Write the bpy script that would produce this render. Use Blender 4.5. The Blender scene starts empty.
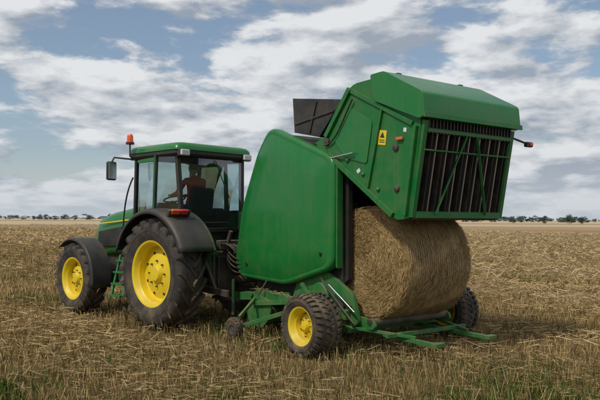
import bpy, bmesh, math, random
import numpy as np
from mathutils import Vector, Matrix
random.seed(3); rng = np.random.default_rng(3)
scene = bpy.context.scene
COL = scene.collection
rad = math.radians

# ------------------------------------------------------------------ materials
def newmat(name):
    m = bpy.data.materials.new(name); m.use_nodes = True
    nt = m.node_tree
    return m, nt.nodes, nt.links, nt.nodes['Principled BSDF']

def paint(name, col, rough=0.4, dust=0.35, metal=0.0, coat=0.0, scale=2.5, dustcol=(0.28,0.205,0.11), bump=0.1, lowdust=0.5, spec=0.5, streak=0.0):
    m, N, L, B = newmat(name)
    tc = N.new('ShaderNodeTexCoord')
    n1 = N.new('ShaderNodeTexNoise'); n1.inputs['Scale'].default_value = scale; n1.inputs['Detail'].default_value = 9; n1.inputs['Roughness'].default_value = 0.65
    L.new(tc.outputs['Object'], n1.inputs['Vector'])
    r1 = N.new('ShaderNodeMapRange'); r1.inputs['From Min'].default_value = 0.42; r1.inputs['From Max'].default_value = 0.72
    L.new(n1.outputs['Fac'], r1.inputs['Value'])
    geo = N.new('ShaderNodeNewGeometry')
    sn = N.new('ShaderNodeSeparateXYZ'); L.new(geo.outputs['Normal'], sn.inputs[0])
    up = N.new('ShaderNodeMapRange'); up.inputs['From Min'].default_value = 0.25; up.inputs['From Max'].default_value = 1.0; up.inputs['To Max'].default_value = 0.55
    L.new(sn.outputs['Z'], up.inputs['Value'])
    sp = N.new('ShaderNodeSeparateXYZ'); L.new(geo.outputs['Position'], sp.inputs[0])
    lo = N.new('ShaderNodeMapRange'); lo.inputs['From Min'].default_value = 1.3; lo.inputs['From Max'].default_value = 0.1; lo.inputs['To Max'].default_value = lowdust
    L.new(sp.outputs['Z'], lo.inputs['Value'])
    a = N.new('ShaderNodeMath'); a.operation = 'ADD'; L.new(up.outputs[0], a.inputs[0]); L.new(lo.outputs[0], a.inputs[1])
    a2 = N.new('ShaderNodeMath'); a2.operation = 'ADD'; a2.inputs[1].default_value = 0.35; L.new(a.outputs[0], a2.inputs[0])
    mu = N.new('ShaderNodeMath'); mu.operation = 'MULTIPLY'; L.new(r1.outputs[0], mu.inputs[0]); L.new(a2.outputs[0], mu.inputs[1])
    a3 = N.new('ShaderNodeMath'); a3.operation = 'MULTIPLY_ADD'; L.new(a.outputs[0], a3.inputs[0]); a3.inputs[1].default_value = 0.3; L.new(mu.outputs[0], a3.inputs[2])
    last = a3.outputs[0]
    if streak:
        ms = N.new('ShaderNodeMapping'); ms.inputs['Scale'].default_value = (9, 9, 0.7); L.new(tc.outputs['Object'], ms.inputs['Vector'])
        n3 = N.new('ShaderNodeTexNoise'); n3.inputs['Scale'].default_value = 1.6; n3.inputs['Detail'].default_value = 6; L.new(ms.outputs[0], n3.inputs['Vector'])
        r3 = N.new('ShaderNodeMapRange'); r3.inputs['From Min'].default_value = 0.50; r3.inputs['From Max'].default_value = 0.80; r3.inputs['To Max'].default_value = streak; L.new(n3.outputs['Fac'], r3.inputs['Value'])
        ax = N.new('ShaderNodeMath'); ax.operation = 'ADD'; L.new(last, ax.inputs[0]); L.new(r3.outputs[0], ax.inputs[1]); last = ax.outputs[0]
    mu2 = N.new('ShaderNodeMath'); mu2.operation = 'MULTIPLY'; mu2.use_clamp = True; L.new(last, mu2.inputs[0]); mu2.inputs[1].default_value = dust * 1.6
    mx = N.new('ShaderNodeMix'); mx.data_type = 'RGBA'
    mx.inputs[6].default_value = (*col, 1); mx.inputs[7].default_value = (*dustcol, 1)
    L.new(mu2.outputs[0], mx.inputs[0]); L.new(mx.outputs[2], B.inputs['Base Color'])
    rr = N.new('ShaderNodeMapRange'); rr.inputs['To Min'].default_value = rough; rr.inputs['To Max'].default_value = 0.85
    L.new(mu2.outputs[0], rr.inputs['Value']); L.new(rr.outputs[0], B.inputs['Roughness'])
    B.inputs['Metallic'].default_value = metal; B.inputs['Specular IOR Level'].default_value = spec
    B.inputs['Coat Weight'].default_value = coat; B.inputs['Coat Roughness'].default_value = 0.15
    if bump:
        n2 = N.new('ShaderNodeTexNoise'); n2.inputs['Scale'].default_value = 1.6; n2.inputs['Detail'].default_value = 3
        L.new(tc.outputs['Object'], n2.inputs['Vector'])
        b = N.new('ShaderNodeBump'); b.inputs['Strength'].default_value = bump; b.inputs['Distance'].default_value = 0.05
        L.new(n2.outputs['Fac'], b.inputs['Height']); L.new(b.outputs[0], B.inputs['Normal'])
    return m

GREEN = paint('green_paint', (0.006, 0.165, 0.030), 0.30, 0.17, coat=0.2, scale=4, spec=0.35, streak=0.25)
GREEN2 = paint('green_paint_dusty', (0.008, 0.150, 0.030), 0.42, 0.30, scale=5, spec=0.35, streak=0.3)
DGREEN = paint('dark_green_paint', (0.008, 0.06, 0.02), 0.45, 0.4)
BLACK = paint('black_paint', (0.016, 0.016, 0.017), 0.45, 0.35)
PLASTIC = paint('black_plastic', (0.022, 0.023, 0.025), 0.5, 0.2)
RUBBER = paint('tyre_rubber', (0.020, 0.019, 0.019), 0.75, 0.40, bump=0.0, lowdust=0.4, scale=5)
BELT = paint('belt_rubber', (0.02, 0.018, 0.017), 0.6, 0.35, scale=6, bump=0)
YELLOW = paint('yellow_rim_paint', (0.80, 0.59, 0.012), 0.4, 0.28, lowdust=0.25, scale=5, bump=0)
STEEL = paint('worn_steel', (0.35, 0.34, 0.33), 0.35, 0.5, metal=0.8, bump=0)
RUST = paint('dark_steel', (0.045, 0.04, 0.037), 0.6, 0.4, bump=0)
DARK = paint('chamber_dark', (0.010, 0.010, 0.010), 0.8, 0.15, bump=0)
CHROME = paint('chrome_rod', (0.7, 0.7, 0.7), 0.15, 0.1, metal=1.0, bump=0)
SEAT = paint('seat_fabric', (0.04, 0.035, 0.03), 0.8, 0.1, bump=0)
DECY = paint('yellow_decal', (0.8, 0.60, 0.02), 0.5, 0.1, bump=0)
DECW = paint('white_decal', (0.7, 0.7, 0.68), 0.5, 0.1, bump=0)
ORANGE = paint('orange_lens', (0.75, 0.10, 0.01), 0.2, 0.1, coat=0.6, bump=0)
RED = paint('red_lens', (0.6, 0.015, 0.01), 0.2, 0.1, coat=0.6, bump=0)
LAMP = paint('lamp_lens', (0.6, 0.6, 0.6), 0.12, 0.05, coat=0.8, bump=0)

def glassmat():
    m, N, L, B = newmat('cab_glass')
    tr = N.new('ShaderNodeBsdfTransparent'); tr.inputs[0].default_value = (0.60, 0.72, 0.70, 1)
    gl = N.new('ShaderNodeBsdfGlossy'); gl.inputs['Roughness'].default_value = 0.03; gl.inputs[0].default_value = (0.9, 0.95, 1, 1)
    fr = N.new('ShaderNodeFresnel'); fr.inputs['IOR'].default_value = 1.55
    ad = N.new('ShaderNodeMath'); ad.operation = 'MULTIPLY_ADD'; ad.inputs[1].default_value = 1.4; ad.inputs[2].default_value = 0.06
    L.new(fr.outputs[0], ad.inputs[0])
    mx = N.new('ShaderNodeMixShader'); L.new(ad.outputs[0], mx.inputs[0]); L.new(tr.outputs[0], mx.inputs[1]); L.new(gl.outputs[0], mx.inputs[2])
    L.new(mx.outputs[0], N['Material Output'].inputs[0])
    return m
GLASS = glassmat()

def attrmat(name):
    m, N, L, B = newmat(name)
    d = N.new('ShaderNodeBsdfDiffuse'); N.remove(B)
    at = N.new('ShaderNodeAttribute'); at.attribute_name = 'Col'
    L.new(at.outputs['Color'], d.inputs[0]); L.new(d.outputs[0], N['Material Output'].inputs[0])
    return m
STRAW = attrmat('straw_blades'); LEAF = attrmat('leaves')

# ------------------------------------------------------------------ helpers
def empty(name, loc, rz):
    e = bpy.data.objects.new(name, None); COL.objects.link(e)
    e.location = loc; e.rotation_euler = (0, 0, rz); e.empty_display_size = 0.3
    return e

def mk(name, verts, faces, mat, parent=None, bevel=0, seg=2, smooth=False, ang=35):
    me = bpy.data.meshes.new(name); me.from_pydata([tuple(v) for v in verts], [], faces)
    bm = bmesh.new(); bm.from_mesh(me); bmesh.ops.recalc_face_normals(bm, faces=bm.faces); bm.to_mesh(me); bm.free()
    me.materials.append(mat)
    o = bpy.data.objects.new(name, me); COL.objects.link(o)
    if parent: o.parent = parent
    if smooth:
        me.shade_smooth(); me.set_sharp_from_angle(angle=rad(ang))
    if bevel:
        me.shade_smooth()
        b = o.modifiers.new('bevel', 'BEVEL'); b.width = bevel; b.segments = seg; b.limit_method = 'ANGLE'; b.angle_limit = rad(25); b.harden_normals = True
    return o

def round_poly(pts, r, n=5):
    out = []
    m = len(pts)
    for i in range(m):
        p0 = Vector(pts[i-1]); p1 = Vector(pts[i]); p2 = Vector(pts[(i+1) % m])
        d0 = (p0-p1); d2 = (p2-p1)
        rr = min(r, d0.length*0.45, d2.length*0.45)
        a = p1 + d0.normalized()*rr; b = p1 + d2.normalized()*rr
        for k in range(n+1):
            t = k/n
            q = a*(1-t)**2 + p1*2*t*(1-t) + b*t*t
            out.append((q.x, q.y))
    return out

def prism(name, poly, u0, u1, mat, parent, bevel=0.008, seg=2):
    n = len(poly)
    V = [(u0, p[0], p[1]) for p in poly] + [(u1, p[0], p[1]) for p in poly]
    F = [list(range(n)), list(range(2*n-1, n-1, -1))]
    F += [[i, (i+1) % n, n+(i+1) % n, n+i] for i in range(n)]
    return mk(name, V, F, mat, parent, bevel, seg)

def box(name, c, s, mat, parent, rot=(0, 0, 0), bevel=0.008, seg=2):
    R = Matrix.Rotation(rot[2], 3, 'Z') @ Matrix.Rotation(rot[1], 3, 'Y') @ Matrix.Rotation(rot[0], 3, 'X')
    V = []
    for x in (-.5, .5):
        for y in (-.5, .5):
            for z in (-.5, .5):
                V.append(Vector(c) + R @ Vector((x*s[0], y*s[1], z*s[2])))
    F = [[0,1,3,2],[4,6,7,5],[0,4,5,1],[2,3,7,6],[0,2,6,4],[1,5,7,3]]
    return mk(name, V, F, mat, parent, bevel, seg)

def bar(name, p0, p1, w, h, mat, parent, bevel=0.005):
    p0 = Vector(p0); p1 = Vector(p1); d = (p1-p0); L = d.length; d.normalize()
    up = Vector((0,0,1)) if abs(d.z) < 0.95 else Vector((1,0,0))
    s = d.cross(up).normalized(); t = s.cross(d).normalized()
    V = []
    for q in (p0, p1):
        for a, b in ((-1,-1),(1,-1),(1,1),(-1,1)):
            V.append(q + s*a*w/2 + t*b*h/2)
    F = [[0,1,2,3],[7,6,5,4]] + [[i,(i+1)%4,4+(i+1)%4,4+i] for i in range(4)]
    return mk(name, V, F, mat, parent, bevel, 1)

def tube(name, pts, r, mat, parent, res=3, smooth=False):
    cu = bpy.data.curves.new(name, 'CURVE'); cu.dimensions = '3D'; cu.bevel_depth = r; cu.bevel_resolution = res; cu.use_fill_caps = True
    if smooth:
        sp = cu.splines.new('NURBS'); sp.points.add(len(pts)-1)
        for i, p in enumerate(pts): sp.points[i].co = (*p, 1)
        sp.use_endpoint_u = True; sp.order_u = 4; sp.resolution_u = 8
    else:
        sp = cu.splines.new('POLY'); sp.points.add(len(pts)-1)
        for i, p in enumerate(pts): sp.points[i].co = (*p, 1)
    cu.materials.append(mat)
    o = bpy.data.objects.new(name, cu); COL.objects.link(o)
    if parent: o.parent = parent
    return o

def lathe(name, prof, c, mat, parent, segs=64, a0=0, a1=2*math.pi, ang=35, axis='X'):
    full = abs(a1-a0-2*math.pi) < 1e-4
    n = segs if full else segs+1
    V = []; F = []
    for i in range(n):
        a = a0 + (a1-a0)*i/segs
        for (u, r) in prof:
            if axis == 'X': V.append((c[0]+u, c[1]+r*math.cos(a), c[2]+r*math.sin(a)))
            else: V.append((c[0]+r*math.cos(a), c[1]+r*math.sin(a), c[2]+u))
    m = len(prof)
    for i in range(segs):
        j = (i+1) % n
        for k in range(m-1):
            F.append([i*m+k, i*m+k+1, j*m+k+1, j*m+k])
    return mk(name, V, F, mat, parent, smooth=True, ang=ang)

def wheel(pre, c, R, W, rimR, side, parent, nl=20, lug=0.04, style='ag', rimmat=None):
    rimmat = rimmat or YELLOW
    Rb = R - lug; H = Rb - rimR
    half = [(0.0, Rb), (0.25*W, Rb-0.006), (0.38*W, Rb-0.02), (0.46*W, Rb-0.12*H-0.02), (0.50*W, rimR+0.60*H), (0.495*W, rimR+0.40*H), (0.46*W, rimR+0.2*H), (0.43*W, rimR+0.06*H), (0.41*W, rimR-0.01)]
    prof = [(-u, r) for u, r in reversed(half)] + half[1:]
    lathe(pre+'_tyre', prof, c, RUBBER, parent, 72, ang=50)
    for s_ in (-1, 1):
        tube(pre+'_sidewall_ring', [(c[0]+s_*0.497*W, c[1]+(rimR+0.52*H)*math.cos(a), c[2]+(rimR+0.52*H)*math.sin(a)) for a in np.linspace(0, 2*math.pi, 49)], 0.006, RUBBER, parent, 1)
    V = []; F = []
    def lugg(th, s, u_in, u_out, skew, dw, m=4):
        b = len(V)
        for k in range(m+1):
            t = k/m; u = s*(u_in+(u_out-u_in)*t)
            a = th + skew*t
            ro = R if t < 0.7 else R - (t-0.7)/0.3*0.030
            ri = Rb-0.03 if t < 0.9 else Rb-0.10
            w = dw*(1+0.25*t)
            for (aa, r) in ((a-w/2, ri), (a-w*0.4, ro), (a+w*0.4, ro), (a+w/2, ri)):
                V.append((c[0]+u, c[1]+r*math.cos(aa), c[2]+r*math.sin(aa)))
        for k in range(m):
            for q in range(4):
                F.append([b+k*4+q, b+k*4+(q+1) % 4, b+(k+1)*4+(q+1) % 4, b+(k+1)*4+q])
        F.append([b+3, b+2, b+1, b]); e = b+m*4; F.append([e, e+1, e+2, e+3])
    if style == 'ag':
        for i in range(nl):
            th = 2*math.pi*i/nl; p = 2*math.pi/nl
            lugg(th, 1, -0.03*W, 0.50*W, -p*1.25, 0.048/R)
            lugg(th+p/2, -1, -0.03*W, 0.50*W, -p*1.25, 0.048/R)
    else:
        for i in range(nl):
            th = 2*math.pi*i/nl; p = 2*math.pi/nl
            lugg(th, 1, 0.02*W, 0.22*W, -p*0.5, p*0.6, 2)
            lugg(th+p/2, -1, 0.02*W, 0.22*W, -p*0.5, p*0.6, 2)
            lugg(th+p/2, 1, 0.26*W, 0.48*W, -p*0.35, p*0.6, 2)
            lugg(th, -1, 0.26*W, 0.48*W, -p*0.35, p*0.6, 2)
    mk(pre+'_tread', V, F, RUBBER, parent)
    s = side
    rp = [(0.44*W, rimR+0.025), (0.43*W, rimR-0.0), (0.40*W, rimR-0.02), (0.30*W, rimR-0.035), (0.26*W, rimR-0.06), (0.05*W, rimR-0.07),
          (0.03*W, rimR*0.80), (0.06*W, rimR*0.74), (0.16*W, rimR*0.50), (0.17*W, rimR*0.30), (0.24*W, rimR*0.27), (0.30*W, rimR*0.22), (0.31*W, rimR*0.10), (0.31*W, 0.001)]
    lathe(pre+'_rim', [(s*u, r) for u, r in rp], c, rimmat, parent, 56, ang=40)
    lathe(pre+'_rim_back', [(-s*0.42*W, rimR+0.02), (-s*0.40*W, rimR-0.03), (-s*0.1*W, rimR-0.06), (s*0.02*W, rimR-0.072)], c, rimmat, parent, 48)
    for k in range(8):
        a = 2*math.pi*k/8
        uu = 0.17*W
        q = (c[0]+s*uu, c[1]+rimR*0.40*math.cos(a), c[2]+rimR*0.40*math.sin(a))
        tube(pre+'_bolt_%d' % k, [q, (q[0]+s*0.03, q[1], q[2])], rimR*0.028, RUST, parent, 2)
        a += 0.39
        q = (c[0]+s*0.085*W, c[1]+rimR*0.68*math.cos(a), c[2]+rimR*0.68*math.sin(a))
        tube(pre+'_slot_%d' % k, [q, (q[0]+s*0.012, q[1], q[2])], rimR*0.045, DARK, parent, 3)

def blades(name, P, D, Lg, Wd, C, mat, parent=None, seed=1):
    r = np.random.default_rng(seed)
    n = len(P)
    Rv = r.normal(size=(n, 3)); S = np.cross(D, Rv); S /= (np.linalg.norm(S, axis=1, keepdims=True)+1e-9)
    a = P - S*Wd[:, None]/2; b = P + S*Wd[:, None]/2
    tip = P + D*Lg[:, None]
    c = tip + S*Wd[:, None]*0.3; d = tip - S*Wd[:, None]*0.3
    V = np.stack([a, b, c, d], 1).reshape(-1, 3).astype(np.float32)
    me = bpy.data.meshes.new(name)
    me.vertices.add(4*n); me.vertices.foreach_set('co', V.ravel())
    me.loops.add(4*n); me.loops.foreach_set('vertex_index', np.arange(4*n, dtype=np.int32))
    me.polygons.add(n); me.polygons.foreach_set('loop_start', np.arange(0, 4*n, 4, dtype=np.int32))
    me.update(calc_edges=True)
    ca = me.attributes.new('Col', 'FLOAT_COLOR', 'POINT')
    C4 = np.concatenate([C, np.ones((n, 1))], 1)
    ca.data.foreach_set('color', np.repeat(C4, 4, axis=0).astype(np.float32).ravel())
    me.materials.append(mat)
    o = bpy.data.objects.new(name, me); COL.objects.link(o)
    if parent: o.parent = parent
    return o

# ------------------------------------------------------------------ camera
cam = bpy.data.cameras.new('camera'); co = bpy.data.objects.new('camera', cam); COL.objects.link(co)
cam.lens = 42; cam.sensor_width = 36; cam.clip_end = 8000; cam.clip_start = 0.1
co.matrix_world = Matrix.Translation((0, 0, 1.75)) @ Matrix.Rotation(rad(90+1.555), 4, 'X') @ Matrix.Rotation(rad(0.3), 4, 'Z')
scene.camera = co

# ------------------------------------------------------------------ sun + world
SUN_EL = 50; SUN_ROT = 222
sd = Vector((math.sin(rad(SUN_ROT))*math.cos(rad(SUN_EL)), math.cos(rad(SUN_ROT))*math.cos(rad(SUN_EL)), math.sin(rad(SUN_EL))))
sl = bpy.data.lights.new('sun', 'SUN'); sl.energy = 2.3; sl.angle = rad(4); sl.color = (1, 0.94, 0.85)
so = bpy.data.objects.new('sun', sl); COL.objects.link(so); so.rotation_euler = sd.to_track_quat('Z', 'Y').to_euler(); so.location = sd*50

w = bpy.data.worlds.new('World'); scene.world = w; w.use_nodes = True
N = w.node_tree.nodes; L = w.node_tree.links; N.clear()
out = N.new('ShaderNodeOutputWorld'); bg = N.new('ShaderNodeBackground'); bg.inputs[1].default_value = 0.095
sky = N.new('ShaderNodeTexSky'); sky.sky_type = 'NISHITA'; sky.sun_disc = False; sky.sun_elevation = rad(SUN_EL); sky.sun_rotation = rad(SUN_ROT); sky.dust_density = 1.0
tc = N.new('ShaderNodeTexCoord'); sep = N.new('ShaderNodeSeparateXYZ'); L.new(tc.outputs['Generated'], sep.inputs[0])
def M(op, a, b=None, c=None, clamp=False):
    n = N.new('ShaderNodeMath'); n.operation = op; n.use_clamp = clamp
    for i, x in enumerate((a, b, c)):
        if x is None: continue
        if isinstance(x, (int, float)): n.inputs[i].default_value = x
        else: L.new(x, n.inputs[i])
    return n.outputs[0]
zc = M('MAXIMUM', sep.outputs['Z'], 0.0)
zl = M('MULTIPLY', M('POWER', M('ADD', zc, 0.03), 0.72), 2.6)
def cloudnoise(off, scale, detail, rough=0.55, dist=0.2, dz=0.0, dx=0.0):
    cb = N.new('ShaderNodeCombineXYZ')
    L.new(M('ADD', sep.outputs['X'], off+dx), cb.inputs[0]); L.new(M('ADD', sep.outputs['Y'], off*0.7), cb.inputs[1]); L.new(M('ADD', zl, off*0.3+dz), cb.inputs[2])
    n = N.new('ShaderNodeTexNoise'); n.inputs['Scale'].default_value = scale; n.inputs['Detail'].default_value = detail; n.inputs['Roughness'].default_value = rough; n.inputs['Distortion'].default_value = dist
    L.new(cb.outputs[0], n.inputs['Vector']); return n.outputs['Fac']
n1 = cloudnoise(5.3, 4.6, 10, 0.58, 0.1)
n1b = cloudnoise(5.3, 4.6, 6, 0.55, 0.1, dz=0.045, dx=-0.03)
n1c = cloudnoise(5.3, 4.6, 6, 0.55, 0.1)
n2 = cloudnoise(2.1, 1.7, 3)
hor = M('MULTIPLY', M('SUBTRACT', 0.22, zc, clamp=True), 0.55)
dens = M('ADD', M('ADD', M('MULTIPLY', n1, 0.7), M('MULTIPLY', n2, 0.3)), hor)
mr = N.new('ShaderNodeMapRange'); mr.interpolation_type = 'SMOOTHSTEP'; mr.inputs['From Min'].default_value = 0.465; mr.inputs['From Max'].default_value = 0.525; L.new(dens, mr.inputs['Value'])
shade = N.new('ShaderNodeMapRange'); shade.inputs['From Min'].default_value = -0.08; shade.inputs['From Max'].default_value = 0.07
L.new(M('SUBTRACT', n1c, n1b), shade.inputs['Value'])
fine = M('MULTIPLY', M('SUBTRACT', n1, 0.5), 1.0)
thick = N.new('ShaderNodeMapRange'); thick.inputs['From Min'].default_value = 0.55; thick.inputs['From Max'].default_value = 0.70; thick.inputs['To Max'].default_value = 0.30; L.new(dens, thick.inputs['Value'])
sh2 = M('ADD', M('SUBTRACT', shade.outputs[0], thick.outputs[0]), fine, clamp=True)
cc = N.new('ShaderNodeMix'); cc.data_type = 'RGBA'; cc.inputs[6].default_value = (3.5, 4.0, 4.7, 1); cc.inputs[7].default_value = (8.0, 8.2, 8.4, 1)
L.new(sh2, cc.inputs[0])
hz = N.new('ShaderNodeMix'); hz.data_type = 'RGBA'; hz.inputs[7].default_value = (3.9, 4.9, 6.0, 1); L.new(sky.outputs[0], hz.inputs[6]); hz.inputs[0].default_value = 0.25
mxs = N.new('ShaderNodeMix'); mxs.data_type = 'RGBA'; L.new(mr.outputs[0], mxs.inputs[0]); L.new(hz.outputs[2], mxs.inputs[6]); L.new(cc.outputs[2], mxs.inputs[7])
hh = N.new('ShaderNodeMapRange'); hh.inputs['From Min'].default_value = 0.0; hh.inputs['From Max'].default_value = 0.09; hh.inputs['To Min'].default_value = 0.65; hh.inputs['To Max'].default_value = 0.0; L.new(zc, hh.inputs['Value'])
mh = N.new('ShaderNodeMix'); mh.data_type = 'RGBA'; L.new(hh.outputs[0], mh.inputs[0]); L.new(mxs.outputs[2], mh.inputs[6]); mh.inputs[7].default_value = (5.9, 6.4, 6.9, 1)
L.new(mh.outputs[2], bg.inputs[0]); L.new(bg.outputs[0], out.inputs[0])
scene.view_settings.view_transform = 'Standard'; scene.view_settings.look = 'None'; scene.view_settings.exposure = 0

AB = rad(38); AT = rad(46)
BC = Vector((1.214, 9.772, 0)); TC = Vector((-1.555, 11.747, 0))
hB = Vector((-math.sin(AB), math.cos(AB), 0)); rB = Vector((math.cos(AB), math.sin(AB), 0))

# ------------------------------------------------------------------ ground
m, N, L, B = newmat('stubble_soil')
geo = N.new('ShaderNodeNewGeometry')
mp = N.new('ShaderNodeMapping'); mp.inputs['Rotation'].default_value = (0, 0, -AB); L.new(geo.outputs['Position'], mp.inputs['Vector'])
mp2 = N.new('ShaderNodeMapping'); mp2.inputs['Scale'].default_value = (1.0, 0.10, 1); L.new(mp.outputs[0], mp2.inputs['Vector'])
na = N.new('ShaderNodeTexNoise'); na.inputs['Scale'].default_value = 0.9; na.inputs['Detail'].default_value = 12; na.inputs['Roughness'].default_value = 0.72; L.new(mp2.outputs[0], na.inputs['Vector'])
nb = N.new('ShaderNodeTexNoise'); nb.inputs['Scale'].default_value = 22; nb.inputs['Detail'].default_value = 8; nb.inputs['Roughness'].default_value = 0.75; L.new(geo.outputs['Position'], nb.inputs['Vector'])
nc = N.new('ShaderNodeTexNoise'); nc.inputs['Scale'].default_value = 0.06; nc.inputs['Detail'].default_value = 8; nc.inputs['Roughness'].default_value = 0.65; L.new(mp2.outputs[0], nc.inputs['Vector'])
cr = N.new('ShaderNodeValToRGB'); e = cr.color_ramp.elements; e[0].position = 0.36; e[0].color = (0.075, 0.052, 0.024, 1); e[1].position = 0.64; e[1].color = (0.38, 0.26, 0.115, 1)
x = e.new(0.5); x.color = (0.19, 0.13, 0.058, 1)
ad = N.new('ShaderNodeMath'); ad.operation = 'MULTIPLY_ADD'; ad.inputs[1].default_value = 0.45; L.new(nb.outputs['Fac'], ad.inputs[0])
hf = N.new('ShaderNodeMath'); hf.operation = 'MULTIPLY'; hf.inputs[1].default_value = 0.55; L.new(na.outputs['Fac'], hf.inputs[0]); L.new(hf.outputs[0], ad.inputs[2])
L.new(ad.outputs[0], cr.inputs[0])
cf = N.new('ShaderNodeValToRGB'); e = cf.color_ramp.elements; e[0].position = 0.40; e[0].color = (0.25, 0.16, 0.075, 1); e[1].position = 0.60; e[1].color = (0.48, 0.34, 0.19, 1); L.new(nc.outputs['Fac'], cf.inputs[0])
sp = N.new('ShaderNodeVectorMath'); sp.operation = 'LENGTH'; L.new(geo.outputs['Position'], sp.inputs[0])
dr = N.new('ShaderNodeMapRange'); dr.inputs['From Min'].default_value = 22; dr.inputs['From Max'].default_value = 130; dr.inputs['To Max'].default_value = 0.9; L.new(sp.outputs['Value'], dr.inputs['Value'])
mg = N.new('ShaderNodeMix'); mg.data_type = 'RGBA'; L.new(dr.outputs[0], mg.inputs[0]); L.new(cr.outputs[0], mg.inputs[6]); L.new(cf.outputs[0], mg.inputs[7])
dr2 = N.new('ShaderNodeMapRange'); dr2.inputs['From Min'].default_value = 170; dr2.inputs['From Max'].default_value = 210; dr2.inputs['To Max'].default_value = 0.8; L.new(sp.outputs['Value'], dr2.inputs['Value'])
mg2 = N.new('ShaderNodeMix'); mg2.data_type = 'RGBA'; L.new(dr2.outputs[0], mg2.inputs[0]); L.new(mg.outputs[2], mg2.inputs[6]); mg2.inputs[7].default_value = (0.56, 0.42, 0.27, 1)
L.new(mg2.outputs[2], B.inputs['Base Color']); B.inputs['Roughness'].default_value = 0.95; B.inputs['Specular IOR Level'].default_value = 0.1
bp = N.new('ShaderNodeBump'); bp.inputs['Strength'].default_value = 0.9; bp.inputs['Distance'].default_value = 0.07; L.new(ad.outputs[0], bp.inputs['Height']); L.new(bp.outputs[0], B.inputs['Normal'])
SOIL = m
mk('ground', [(-4000, -300, 0), (4000, -300, 0), (4000, 6000, 0), (-4000, 6000, 0)], [[0, 1, 2, 3]], SOIL)

def lowf(x, y, s, ph=0.0):
    return (np.sin(x*s+1.3*np.sin(y*s*0.7+ph)+ph)+np.sin(y*s*1.1+1.7*np.sin(x*s*0.6+2*ph)+1.1)+np.sin((x+y)*s*2.1+ph*3)*0.5)/2.5

def field_points(n, z0, z1, p, spread):
    u = rng.random(n); Y = z0+(z1-z0)*u**p; X = (rng.random(n)*2-1)*spread*(Y+1.5)
    return X, Y
n = 200000
X, Y = field_points(n, 3.0, 55, 1.6, 0.62)
uu = X*math.cos(AB)+Y*math.sin(AB); vv = -X*math.sin(AB)+Y*math.cos(AB)
uu = np.round(uu/0.19)*0.19 + rng.normal(0, 0.020, n)
X = uu*math.cos(AB)-vv*math.sin(AB); Y = uu*math.sin(AB)+vv*math.cos(AB)
gm = lowf(X, Y, 0.9, 0.7); gm2 = lowf(X, Y, 2.6, 2.1)
P = np.stack([X, Y, np.full(n, -0.01)], 1)
D = np.stack([rng.normal(0, .26, n), rng.normal(0, .26, n), np.ones(n)], 1); D /= np.linalg.norm(D, axis=1, keepdims=True)
Lg = rng.uniform(0.07, 0.20, n)*(1+0.3*gm); Wd = 0.0045+0.0005*np.abs(Y)
t = rng.random(n)[:, None]**1.3
C = np.array([0.20, 0.135, 0.056])*(1-t)+np.array([0.62, 0.45, 0.21])*t
dk = rng.random(n) < 0.22; C[dk] *= 0.35
C *= (1+0.28*lowf(X, Y, 0.45, 3.0))[:, None]
near = np.clip((13-Y)/6, 0, 1)
gr = (rng.random(n) < np.clip(0.05+0.25*near+0.22*gm+0.25*gm2*near, 0.02, 0.6))
C[gr] = np.array([0.085, 0.115, 0.026])*(0.6+0.9*rng.random((gr.sum(), 1)))
blades('stubble', P, D, Lg, Wd, C, STRAW, seed=2)
nw = 9000
X, Y = field_points(nw*4, 3.2, 26, 1.5, 0.62); g = lowf(X, Y, 0.9, 0.7)+0.7*lowf(X, Y, 2.6, 2.1); k = g > 0.5; X = X[k][:nw]; Y = Y[k][:nw]; nn = len(X)
X = np.repeat(X, 5)+rng.normal(0, .02, nn*5); Y = np.repeat(Y, 5)+rng.normal(0, .02, nn*5); nn *= 5
D = np.stack([rng.normal(0, .8, nn), rng.normal(0, .8, nn), rng.uniform(.3, 1.2, nn)], 1); D /= np.linalg.norm(D, axis=1, keepdims=True)
blades('weeds', np.stack([X, Y, np.full(nn, 0.0)], 1), D, rng.uniform(.04, .12, nn), rng.uniform(.008, .02, nn), np.array([0.07, 0.11, 0.025])*rng.uniform(.6, 1.5, (nn, 1)), LEAF, seed=8)
# loose straw, denser in trails along the driving direction
n = 125000
X, Y = field_points(n, 3.0, 55, 1.5, 0.62)
uu = X*math.cos(AB)+Y*math.sin(AB)
keep = rng.random(n) < np.clip(0.55+0.75*np.sin(uu*2.1+0.8*np.sin(uu*0.7)), 0.12, 1); X = X[keep]; Y = Y[keep]; n = len(X)
P = np.stack([X, Y, rng.uniform(0.0, 0.13, n)], 1)
an = rng.uniform(0, 2*math.pi, n)
D = np.stack([np.cos(an), np.sin(an), rng.normal(0, .16, n)], 1); D /= np.linalg.norm(D, axis=1, keepdims=True)
Lg = rng.uniform(0.08, 0.32, n)*np.where(Y < 9, 0.75, 1); Wd = 0.0045+0.0006*Y
t = rng.random(n)[:, None]**1.3
C = np.array([0.22, 0.15, 0.065])*(1-t)+np.array([0.68, 0.51, 0.26])*t
C[Y < 9] *= 0.8
blades('loose_straw', P, D, Lg, Wd, C, STRAW, seed=4)

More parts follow.
